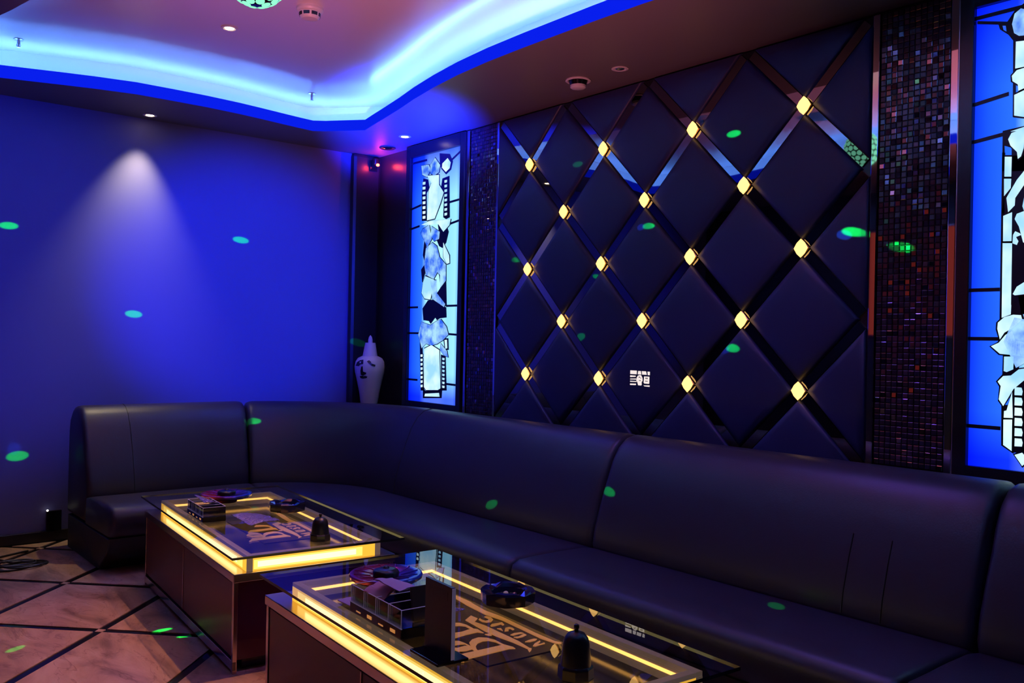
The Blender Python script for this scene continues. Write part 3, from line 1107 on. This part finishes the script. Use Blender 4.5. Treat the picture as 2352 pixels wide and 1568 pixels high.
def make_table():
    r = empty('light_table')
    MB().box(.012, TWD - .012, .012, TL - .012, .05, ZT - .035).build('body', M['cab_end'], r)
    MB().box(.05, TWD - .05, .05, TL - .05, 0, .05).build('kick_base', M['black'], r)
    for side in (0, 1):
        x0, x1 = (.0, .012) if side == 0 else (TWD - .012, TWD)
        for a in range(2):
            y0 = .022 + a * (TL - .044) / 2
            MB().box(x0, x1, y0 + .003, y0 + (TL - .044) / 2 - .003, .062, ZT - .042).build('door', M['cab'], r, bevel=.002)
        xs = (-.003, .0) if side == 0 else (TWD, TWD + .003)
        MB().box(xs[0], xs[1], TL / 2 - .003, TL / 2 + .003, .062, ZT - .042).build('door_bead', M['chrome'], r)
        for ye in (0, TL - .02):
            MB().box(*((-.004, .014) if side == 0 else (TWD - .014, TWD + .004)), ye, ye + .02, .0, ZT - .035).build('corner_trim', M['chrome'], r, bevel=.002)
        MB().box(*((-.004, .012) if side == 0 else (TWD - .012, TWD + .004)), .0, TL, .012, .05).build('kick_trim', M['chrome'], r, bevel=.002)
    MB().box(-.008, TWD + .008, -.008, TL + .008, ZT - .035, ZT).build('top_trim', M['chrome'], r, bevel=.003)
    # light frame
    x0, x1, y0, y1, w = .05, .645, .015, 1.43, .026
    deck = MB().box(x0 + w, x1 - w, y0 + w, y1 - w, ZT, ZT + .006).build('deck', M['black'], r)
    fr = [(x0, x0 + w, y0, y1), (x1 - w, x1, y0, y1), (x0 + w, x1 - w, y0, y0 + w), (x0 + w, x1 - w, y1 - w, y1)]
    for (a, b, c, d) in fr:
        mb_ = MB().box(a, b, c, d, ZT, ZF - .014)
        # outer face gives the light, the other faces are frosted acrylic
        k_ = {(True, True): 4, (True, False): 5, (False, True): 2, (False, False): 3}[(b - a < .1, (a < .2) if b - a < .1 else (c < .5))]
        wl = mesh('light_wall', mb_.v, mb_.f, mats=[M['acrylic'], M['glow']], fm=[1 if q == k_ else 0 for q in range(6)], parent=r)
        if b - a < .1:
            i_ = (b, b + .0015) if a < .2 else (a - .0015, a)
            MB().box(i_[0], i_[1], c + w, d - w, ZT + .030, ZT + .040).build('inner_strip', M['inner'], wl)
        else:
            i_ = (d, d + .0015) if c < .5 else (c - .0015, c)
            MB().box(a, b, i_[0], i_[1], ZT + .030, ZT + .040).build('inner_strip', M['inner'], wl)
        MB().box(a, b, c, d, ZF - .014, ZF).build('acrylic_edge', M['acrylic'], wl, bevel=.0015)
        zz0, zz1 = ZT + .014, ZT + .037
        if b - a < .1:
            o_ = (a - .0012, a) if a < .2 else (b, b + .0012)
            MB().box(*((a - .0006, a) if a < .2 else (b, b + .0006)), c + .05, d - .05, zz0 - .008, zz1 + .007).build('led_halo', M['halo'], wl)
            MB().box(o_[0], o_[1], c + .12, d - .12, zz0, zz1).build('led_tube', M['hot'], wl)
        else:
            o_ = (c - .0012, c) if c < .5 else (d, d + .0012)
            MB().box(a + .004, b - .06, *((c - .0006, c) if c < .5 else (d, d + .0006)), zz0 - .008, zz1 + .007).build('led_halo', M['halo'], wl)
            MB().box(a + .02, b - .09, o_[0], o_[1], zz0, zz1).build('led_tube', M['hot'], wl)
    # glass sheet
    gx0, gx1, gy0, gy1, t = -.025, .735, -.04, 1.56, .010
    mb = MB().box(gx0, gx1, gy0, gy1, ZF, ZF + t)
    mesh('glass_top', mb.v, mb.f, mats=[M['glass'], M['under'], M['edge']], fm=[1, 0, 2, 2, 2, 2], parent=r)
    return r


T1 = make_table()
T2 = copy_tree(T1)
A1, A2 = math.radians(-4.9), math.radians(-3.5)
T1.location, T1.rotation_euler = (1.422, 3.44, 0), (0, 0, A1)
T2.location, T2.rotation_euler = (1.312, 1.56, 0), (0, 0, A2)
tag(T1, 'low maroon table with glowing amber frame standing nearer the blue wall', 'table', 'glowing glass tables')
tag(T2, 'low maroon table with glowing amber frame carrying the upright black menu', 'table', 'glowing glass tables')
ZG = ZF + .010

# lettered cards lie on the deck under the glass, lit by the frame plus a glow in the gold
ZD = ZT + .006


def make_card():
    r = empty('lettered_card')
    zz = lambda q: onz(1000 + q[0] * 300 / 2352., 1360 + q[1] * 200 / 1568., ZD + .004)
    c0 = zz((1100, 800))
    r.location = (c0.x, c0.y, ZD)
    r.rotation_euler = (0, 0, A2)
    inv_ = (Matrix.Translation(r.location) @ Matrix.Rotation(A2, 4, 'Z')).inverted()

    def loc(q):
        p = inv_ @ zz(q)
        return (p.x, p.y)
    MB().box(-.165, .15, -.19, .36, 0, .0025).build('card', M['card'], r)

    def glyph(name, pts):
        MB().prism([loc(q) for q in pts], .0025, .005).build(name, M['gold'], r)
    glyph('letter', [(460, 1115), (1240, 940), (1400, 985), (1440, 1012), (1330, 1015), (520, 1215), (520, 1255), (460, 1250)])
    glyph('letter', [(610, 905), (660, 850), (780, 812), (930, 820), (1080, 860), (1190, 920), (1240, 940), (1200, 945), (1090, 895), (960, 868), (850, 878), (760, 915), (725, 965), (740, 1020), (760, 1045), (700, 1020), (640, 965)])
    glyph('letter', [(200, 875), (420, 875), (520, 910), (620, 960), (700, 1020), (765, 1045), (700, 1050), (640, 1000), (540, 930), (440, 935), (200, 975)])
    glyph('letter', [(200, 990), (400, 1000), (530, 965), (600, 970), (660, 1020), (560, 1050), (420, 1062), (330, 1030)])
    glyph('letter', [(150, 775), (320, 735), (480, 710), (660, 650), (760, 665), (870, 730), (760, 715), (560, 760), (320, 830), (150, 870)])
    glyph('letter', [(150, 560), (320, 550), (440, 552), (560, 585), (680, 650), (640, 662), (540, 610), (430, 598), (320, 605), (150, 620)])
    glyph('letter', [(890, 755), (960, 745), (1010, 735), (1015, 775), (960, 775)])
    glyph('gold_streak', [(540, 500), (640, 420), (760, 470), (700, 530), (900, 600), (1200, 740), (1500, 880), (1690, 1000), (1735, 1010), (1720, 1050), (1690, 1070), (1660, 1015), (1400, 900), (1100, 790), (900, 700), (720, 600), (650, 560)])  # tapered gold streak across the card
    glyph('gold_line', [(340, 50), (600, 160), (900, 330), (1200, 440), (1450, 560), (1800, 730), (2150, 880), (2270, 905), (2270, 925), (2180, 925), (1900, 830), (1500, 640), (1200, 500), (900, 400), (600, 250), (335, 95)])  # long gold line beside the letters
    glyph('letter', [(780, 490), (800, 465), (830, 490), (900, 515), (960, 500), (950, 470), (880, 440), (920, 430), (1000, 450), (1040, 490), (1000, 530), (920, 540), (840, 525)])
    glyph('letter', [(990, 600), (1020, 570), (1120, 555), (1200, 540), (1240, 580), (1210, 590), (1180, 570), (1080, 600), (1010, 612)])
    glyph('letter', [(1110, 650), (1180, 645), (1215, 690), (1170, 670)])
    glyph('letter', [(1245, 700), (1260, 640), (1330, 625), (1390, 640), (1420, 665), (1390, 675), (1350, 650), (1310, 660), (1320, 690)])
    glyph('letter', [(1350, 765), (1420, 735), (1540, 720), (1590, 735), (1500, 745), (1400, 775)])
    glyph('letter', [(1410, 805), (1500, 795), (1600, 745), (1640, 765), (1570, 800), (1470, 820)])
    glyph('letter', [(1615, 890), (1680, 860), (1780, 835), (1830, 840), (1800, 865), (1700, 890)])
    glyph('letter', [(1755, 965), (1790, 920), (1880, 870), (1890, 885), (1830, 935), (1890, 930), (1960, 905), (1975, 920), (1880, 945), (1800, 970)])
    return r


K2 = make_card()
K1 = copy_tree(K2)
tag(K2, 'dark card with gold serif lettering under the glass beside the black menu', 'card', 'gold lettered cards under the table glass')
tag(K1, 'dark gold lettered card under the glass beneath crumpled clear film', 'card', 'gold lettered cards under the table glass')
bpy.context.view_layer.update()
off = T1.matrix_world @ T2.matrix_world.inverted()
K1.matrix_world = off @ K2.matrix_world
K1.location.y -= .06


# dish
def make_dish():
    r = empty('round_dish')
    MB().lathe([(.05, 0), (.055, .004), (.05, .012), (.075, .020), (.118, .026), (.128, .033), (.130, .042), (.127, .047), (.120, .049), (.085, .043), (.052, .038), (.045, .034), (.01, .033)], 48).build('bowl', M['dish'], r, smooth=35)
    for k in range(12):
        a = 2 * math.pi * k / 12
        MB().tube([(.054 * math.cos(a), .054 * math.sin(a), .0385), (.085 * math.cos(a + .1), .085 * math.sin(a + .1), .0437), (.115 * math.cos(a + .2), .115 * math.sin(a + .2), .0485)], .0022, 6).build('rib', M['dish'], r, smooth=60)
    MB().lathe([(.046, .033), (.047, .050), (.042, .058), (.03, .062), (.012, .064), (.009, .070), (.002, .073)], 28).build('knob', M['cup'], r, smooth=50)
    return r


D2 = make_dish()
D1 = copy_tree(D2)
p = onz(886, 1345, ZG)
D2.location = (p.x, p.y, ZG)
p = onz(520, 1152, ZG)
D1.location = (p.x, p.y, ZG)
tag(D2, 'round black lidded dish with painted red and blue reflections beside the acrylic caddy and black menu', 'dish', 'round dishes on the tables')
tag(D1, 'round black lidded dish with painted red and blue reflections on the table nearer the blue wall', 'dish', 'round dishes on the tables')


def make_ash():
    r = empty('ashtray')
    b = MB()
    v, f = [], []
    n = 16
    pr = [(.078, 0), (.090, .004), (.093, .040), (.088, .047), (.066, .047), (.058, .036), (.05, .014), (.01, .012)]
    for rr, z in pr:
        for k in range(n):
            a = 2 * math.pi * k / n
            m_ = 1.0 if k % 2 == 0 else .955
            zz = z - (.010 if (z > .04 and k % 4 == 0) else 0)
            v.append((rr * m_ * math.cos(a), rr * m_ * math.sin(a), zz))
    for q in range(len(pr) - 1):
        f += [(q * n + k, q * n + (k + 1) % n, (q + 1) * n + (k + 1) % n, (q + 1) * n + k) for k in range(n)]
    f += [tuple(reversed(range(n))), tuple((len(pr) - 1) * n + k for k in range(n))]
    b.add(v, f).build('tray', M['ash'], r)
    for k in range(5):
        a = 1.1 * k
        MB().lathe([(.006, 0), (.011, .004), (.008, .012), (.002, .015)], 6, (.03 * math.cos(a), .03 * math.sin(a), .0135)).build('crystal_chip', M['acrylic'] if k % 2 else M['chrome'], r)
    return r


H2 = make_ash()
H1 = copy_tree(H2)
p = onz(1166, 1382, ZG)
H2.location = (p.x, p.y, ZG)
p = onz(660, 1172, ZG)
H1.location = (p.x, p.y, ZG)
tag(H2, 'faceted black glass ashtray on the table with the upright menu', 'ashtray', 'black glass ashtrays')
tag(H1, 'faceted black glass ashtray on the table nearer the blue wall', 'ashtray', 'black glass ashtrays')


def make_cup():
    r = empty('dice_cup')
    MB().lathe([(.047, 0), (.048, .004), (.047, .030), (.043, .036)], 8).build('base_collar', M['cup'], r, bevel=.001)
    MB().lathe([(.041, .030), (.038, .060), (.035, .090), (.031, .105), (.022, .117), (.010, .122), (.006, .123)], 36).build('dome', M['cup'], r, smooth=50)
    MB().lathe([(.006, .121), (.005, .126), (.0075, .131), (.007, .138), (.003, .141)], 16).build('knob', M['cup'], r, smooth=50)
    return r


C2 = make_cup()
C1 = copy_tree(C2)
p = onz(1322, 1556, ZG)
C2.location = (p.x, p.y, ZG)
p = onz(735, 1240, ZG)
C1.location = (p.x, p.y, ZG)
C1.scale = (.95, .95, .82)
tag(C2, 'black domed dice cup with a knob on the table with the upright menu', 'cup', 'black domed cups')
tag(C1, 'black domed dice cup with a knob on the table nearer the blue wall', 'cup', 'black domed cups')

# upright black menu
pm = onz(1008, 1506, ZG)
mn = tag(empty('menu_stand', (pm.x, pm.y, ZG), A2), 'upright black menu slab standing on the glass between caddy and letters', 'menu')
MB().box(-.05, .05, -.075, .075, 0, .008).build('foot', M['black'], mn, bevel=.002)
sl = MB().box(-.006, .006, -.070, .070, .008, .205).build('slab', M['cup'], mn, bevel=.0015)
MB().box(-.0055, .0055, -.0725, -.0705, .010, .203).build('edge_strip', M['acr_edge'], sl)
MB().box(-.0065, -.006, -.05, .05, .165, .19).build('printed_band', M['card'], sl)


# acrylic caddy
def make_caddy():
    r = empty('acrylic_caddy')
    b = MB().box(-.075, .075, -.17, .17, 0, .032).build('base_box', M['black'], r, bevel=.003)
    for k in range(4):
        y = .11 - k * .075
        MB().box(-.0762, -.0752, y - .018, y + .012, .010, .014 + .006 * (k % 2)).build('gold_mark', M['gold'], b)
    xs = [-.072, .0, .072]
    ys = [-.165, -.085, -.005, .075, .165]
    for x in (xs[0], xs[2]):
        w = MB().box(x - .0015, x + .0015, ys[0], ys[-1], .032, .085).build('side_wall', M['acr_clear'], r)
        MB().box(x - .0015, x + .0015, ys[0], ys[-1], .085, .0865).build('rim', M['acr_edge'], w)
    for y in ys:
        w = MB().box(xs[0], xs[2], y - .0015, y + .0015, .032, .085).build('divider', M['acr_clear'], r)
        MB().box(xs[0], xs[2], y - .0015, y + .0015, .085, .0865).build('rim', M['acr_edge'], w)
        MB().box(xs[0] - .0017, xs[0] - .0002, y - .0012, y + .0012, .032, .085).build('corner_edge', M['acr_edge'], w)
    MB().box(-.076, -.072, -.17, .17, .031, .0335).build('bottom_edge', M['acr_edge'], r)
    return r


A2_ = make_caddy()
CAD1 = copy_tree(A2_)
pc = onz(893, 1440, ZG)
A2_.location, A2_.rotation_euler = (pc.x + .05, pc.y + .04, ZG), (0, 0, A2)
pc = onz(470, 1185, ZG)
CAD1.location, CAD1.rotation_euler, CAD1.scale = (pc.x + .0, pc.y - .02, ZG), (0, 0, A1), (.72, .8, .8)
tag(A2_, 'clear acrylic caddy on a black base holding paper packets', 'caddy', 'acrylic caddies on the tables')
tag(CAD1, 'clear acrylic caddy on a black base next to crumpled film', 'caddy', 'acrylic caddies on the tables')


def sheet(name, w, h, mat, bend, n=6, t=.003):
    v, f = [], []
    rs = random.Random(name)
    for zt in (0, t):
        for a in range(n):
            for b in range(n):
                x, y = (a / (n - 1) - .5) * w, (b / (n - 1) - .5) * h
                v.append((x, y, zt + bend * math.sin(2.2 * a / n + 1.3 * b / n) + rs.uniform(-1, 1) * bend * .25))
    q = n * n
    for a in range(n - 1):
        for b in range(n - 1):
            i = a * n + b
            f += [(i, i + 1, i + n + 1, i + n), (q + i, q + i + n, q + i + n + 1, q + i + 1)]
    for a in range(n - 1):
        f += [(a, q + a, q + a + 1, a + 1), ((n - 1) * n + a, (n - 1) * n + a + 1, q + (n - 1) * n + a + 1, q + (n - 1) * n + a),
              (a * n, (a + 1) * n, q + (a + 1) * n, q + a * n), (a * n + n - 1, q + a * n + n - 1, q + (a + 1) * n + n - 1, (a + 1) * n + n - 1)]
    return MB().add(v, f).build(name, mat, None, smooth=30)


bpy.context.view_layer.update()


def put(o, par, loc, rot, label, cat, group=None):
    o.matrix_world = par.matrix_world @ Matrix.Translation(loc) @ Matrix.Rotation(rot[2], 4, 'Z') @ Matrix.Rotation(rot[1], 4, 'Y') @ Matrix.Rotation(rot[0], 4, 'X')
    tag(o, label, cat, group)


put(sheet('paper_packet', .085, .11, M['paper'], .010), A2_, (-.01, -.015, .112), (.10, .14, .3), 'folded lilac paper packet lying on top of the acrylic caddy', 'paper')
put(sheet('paper_packet', .065, .10, M['paper2'], .014), A2_, (-.035, .03, .085), (.05, -.4, .1), 'folded pink paper packet tucked in the acrylic caddy', 'paper')
put(sheet('paper_sheet', .10, .07, M['paper'], .004), A2_, (-.02, .235, .006), (0, 0, .2), 'pale paper slip lying on the glass behind the caddy', 'paper')
put(MB().box(-.004, .004, -.032, .032, 0, .10).build('wooden_board', M['wood'], bevel=.001), A2_, (.02, -.128, .034), (0, .22, 1.57), 'dark wooden board leaning in the end of the acrylic caddy', 'board')
put(sheet('film_pack', .11, .15, M['film'], .010, 9), A2_, (.135, -.02, .012), (0, 0, .2), 'crumpled shiny film pack on the glass behind the acrylic caddy', 'film')
put(sheet('film_pack', .20, .30, M['film'], .014, 14), CAD1, (.22, -.30, .016), (0, 0, .05), 'large crumpled clear film lying near the caddy and dice cup', 'film')
put(sheet('film_pack', .09, .22, M['film'], .012, 9), CAD1, (-.01, -.01, .096), (0, .25, .0), 'crumpled shiny film pack lying on top of an acrylic caddy', 'film')

# ------------------------------------------------------------------ ceiling fittings


def downlight(px, py, z, label, warm=True):
    p = onz(px, py, z)
    if p.y > 6.21:
        p.y = 6.21
    r = tag(empty('downlight', (p.x, p.y, z)), label, 'downlight', 'recessed downlights')
    MB().lathe([(.030, 0), (.045, -.001), (.046, -.004), (.034, -.006), (.029, -.003)], 28).build('ring', M['white'], r, smooth=40)
    MB().lathe([(.026, -.001), (.024, -.005), (.012, -.008), (.002, -.009)], 20).build('lens', M['bulb'], r, smooth=60)
    return r


downlight(337, 268, ZS, 'small recessed downlight washing the blue wall')
downlight(930, 313, ZS, 'small recessed downlight above the blue light panel by the corner')
downlight(527, 64, ZC, 'warm recessed downlight in the raised ceiling near the green ball')
b = downlight(1424, 157, ZS, 'unlit small recessed downlight above the quilted wall')
for c in b.children:
    if c.name.startswith('lens'):
        c.data = c.data.copy()
        c.data.materials[0] = M['steel']
    else:
        c.data = c.data.copy()


def detector(p, label, sc=1.0, slots=True):
    r = tag(empty('smoke_detector', p), label, 'detector', 'ceiling detectors')
    MB().lathe([(.058 * sc, 0), (.060 * sc, -.012 * sc), (.056 * sc, -.020 * sc), (.048 * sc, -.024 * sc), (.046 * sc, -.040 * sc), (.036 * sc, -.052 * sc), (.012 * sc, -.056 * sc), (.002, -.0565 * sc)], 36).build('housing', M['white'], r, smooth=35)
    for k in range(8):
        a = 2 * math.pi * k / 8
        q = MB()
        for s_, (z0_, z1_) in ((0, (-.027, -.041)),):
            aa = [a - .3, a - .1, a + .1, a + .3]
            v = [(.0485 * sc * math.cos(t), .0485 * sc * math.sin(t), z0_ * sc) for t in aa] + [(.0465 * sc * math.cos(t), .0465 * sc * math.sin(t), z1_ * sc) for t in aa]
            v += [(.043 * sc * math.cos(t), .043 * sc * math.sin(t), z0_ * sc) for t in aa] + [(.043 * sc * math.cos(t), .043 * sc * math.sin(t), z1_ * sc) for t in aa]
            f = [(i, i + 1, i + 5, i + 4) for i in range(3)] + [(8 + i, 12 + i, 13 + i, 9 + i) for i in range(3)] + [(i, 8 + i, 9 + i, i + 1) for i in range(3)] + [(4 + i, 5 + i, 13 + i, 12 + i) for i in range(3)] + [(0, 4, 12, 8), (3, 11, 15, 7)]
            q.add(v, f)
        q.build('slot', M['black'], r)
    return r


detector(onz(712, 18, ZC), 'white slotted smoke detector on the raised ceiling near the green ball', 1.15)
# soffit loudspeaker ring and flush ring
p = onz(1328, 184, ZS)
r = tag(empty('ceiling_detector', p), 'pale ring shaped ceiling detector above the quilted wall', 'detector')
MB().lathe([(.070, 0), (.072, -.006), (.066, -.010), (.058, -.008), (.056, -.002)], 36).build('ring', M['white'], r, smooth=40)
MB().lathe([(.055, -.001), (.045, -.030), (.012, -.034)], 36).build('dark_cone', M['black'], r, smooth=40)
MB().lathe([(.044, -.030), (.044, -.042), (.036, -.048), (.006, -.050)], 36).build('cap', M['white'], r, smooth=40)
p = onz(890, 342, ZS)
r = tag(empty('ceiling_ring', (p.x - .03, p.y - .05, ZS)), 'flush dark ceiling ring in the corner above the red indicator', 'ceiling fitting')
MB().lathe([(.060, 0), (.064, -.005), (.058, -.010), (.05, -.006)], 36).build('ring', M['steel'], r, smooth=40)
MB().lathe([(.049, -.002), (.03, -.012), (.004, -.014)], 32).build('cap', M['black'], r, smooth=40)


def sprinkler(p, label):
    r = tag(empty('sprinkler', p), label, 'sprinkler', 'pendant sprinklers')
    MB().lathe([(.026, 0), (.027, -.004), (.012, -.008)], 24).build('plate', M['steel'], r, smooth=40)
    MB().lathe([(.009, -.006), (.009, -.028), (.006, -.030), (.006, -.046), (.002, -.048)], 16).build('stem', M['steel'], r, smooth=40)
    for s_ in (-1, 1):
        MB().tube([(s_ * .008, 0, -.024), (s_ * .011, 0, -.036), (s_ * .004, 0, -.048)], .0018, 6).build('arm', M['steel'], r)
    MB().lathe([(.014, -.047), (.015, -.049), (.004, -.051)], 20).build('deflector', M['steel'], r)
    return r


p = onz(43, 90, ZC)
sprinkler(p, 'pendant sprinkler on the raised ceiling far from the green ball')
p = onz(716, 220, ZC)
p = Vector((2.84, 5.70, ZC))
sprinkler(p, 'pendant sprinkler in the lit cove corner of the raised ceiling')

# green glass ball lamp
bl = tag(empty('ball_lamp', (BALL.x, BALL.y, ZC)), 'round hanging ball lamp with pale green lit lenses in a black net', 'lamp')
cz = BALL.z - ZC
R_ = .125
MB().lathe([(R_ * math.sin(math.pi * k / 20) + (1e-7 if k in (0, 20) else 0), cz - R_ * math.cos(math.pi * k / 20)) for k in range(1, 20)], 40).build('ball', M['black'], bl, smooth=60)
MB().lathe([(.05, 0), (.05, -.012), (.012, -.018), (.012, cz + R_ * .98)], 20).build('stem', M['black'], bl, smooth=40)
for a in range(1, 9):
    th = math.pi * a / 10.3
    nn = max(5, int(round(2 * math.pi * math.sin(th) / .33)))
    for b_ in range(nn):
        ph = 2 * math.pi * (b_ + .5 * (a % 2)) / nn
        d = Vector((math.sin(th) * math.cos(ph), math.sin(th) * math.sin(ph), -math.cos(th)))
        t1_ = Vector((-math.sin(ph), math.cos(ph), 0))
        t2_ = d.cross(t1_)
        v, f = [], []
        n = 10
        for rr, h in ((.0182, .999), (.0172, 1.018), (.010, 1.032)):
            for k_ in range(n):
                q = 2 * math.pi * k_ / n
                v.append(Vector((0, 0, cz)) + d * (R_ * h * math.sqrt(max(0, 1 - (rr / R_) ** 2))) + t1_ * (rr * math.cos(q)) + t2_ * (rr * math.sin(q)))
        for q in range(2):
            f += [(q * n + k_, q * n + (k_ + 1) % n, (q + 1) * n + (k_ + 1) % n, (q + 1) * n + k_) for k_ in range(n)]
        f.append(tuple(2 * n + k_ for k_ in range(n)))
        MB().add(v, f).build('lens', M['ball_cell'], bl)

# small red indicator camera in the corner
p = ony(860, 381, YB - .09)
cm = tag(empty('corner_camera', (p.x, YB - .071, p.z)), 'small dark corner camera with a bright red indicator light', 'camera')
MB().box(-.035, .035, -.012, 0, -.04, .045).build('bracket', M['black'], cm, bevel=.004)
MB().lathe([(.03, 0), (.033, .02), (.03, .05), (.018, .06)], 20, (0, -.035, -.005)).build('housing', M['black'], cm, smooth=40)
MB().lathe([(.005, -.011), (.013, -.006), (.013, .006), (.005, .011)], 14, (0, -.072, 0)).build('indicator', M['red'], cm, smooth=60)

rl = bpy.data.lights.new('indicator_light', 'POINT')
rl.energy, rl.color, rl.shadow_soft_size = 1.2, (1, .04, .02), .01
ro = bpy.data.objects.new('indicator_light', rl)
COL.objects.link(ro)
ro.location = cm.location + Vector((0, -.11, 0))

# wall plate low on the back wall
p = ony(122, 1200, YB)
ws = tag(empty('wall_socket', (p.x, YB - .002, p.z - .05)), 'dark low wall box with a tiny white indicator beside the sofa end', 'socket')
MB().box(-.045, .045, -.022, 0, 0, .13).build('box', M['black'], ws, bevel=.003)
MB().box(-.043, .043, -.026, -.004, .130, .134).build('lid_edge', M['chrome'], ws)
MB().lathe([(.002, -.006), (.006, -.003), (.006, .003), (.002, .006)], 10, (-.04, -.024, .137)).build('indicator', M['wled'], ws)

# coiled cable on the floor
pts = []
c0 = onz(30, 1302, .0)
for k in range(120):
    t = k / 119.
    a = t * 2 * math.pi * 3.3
    rr = .11 + .035 * math.sin(a * 1.7 + 1)
    pts.append((c0.x + .02 + rr * math.cos(a) * 1.1, c0.y + rr * .75 * math.sin(a), .006 + .012 * abs(math.sin(a * .5)) * (t > .25)))
e = pts[-1]
pts = [(c0.x - .6, c0.y + .18, .006), (c0.x - .4, c0.y + .1, .006), (c0.x - .2, c0.y + .02, .006)] + pts + [(e[0] - .05, e[1] + .2, .006), (e[0] + .15, e[1] + .30, .006)]
tag(MB().tube(pts, .006, 7).build('cable_coil', M['cable'], smooth=60), 'loose coil of black cable on the marble floor', 'cable')

# screen on the opposite wall that tints the room red (behind the photographer)
tv = tag(empty('wall_screen', (XL + .002, 3.45, 1.45)), 'wide red glowing screen on the wall opposite the sofa', 'screen')
MB().box(0, .05, -.95, .95, 0, 1.02).build('case', M['black'], tv, bevel=.006)
MB().box(.05, .053, -.92, .92, .03, .99).build('display', M['screen'], tv)
bpy.context.view_layer.update()
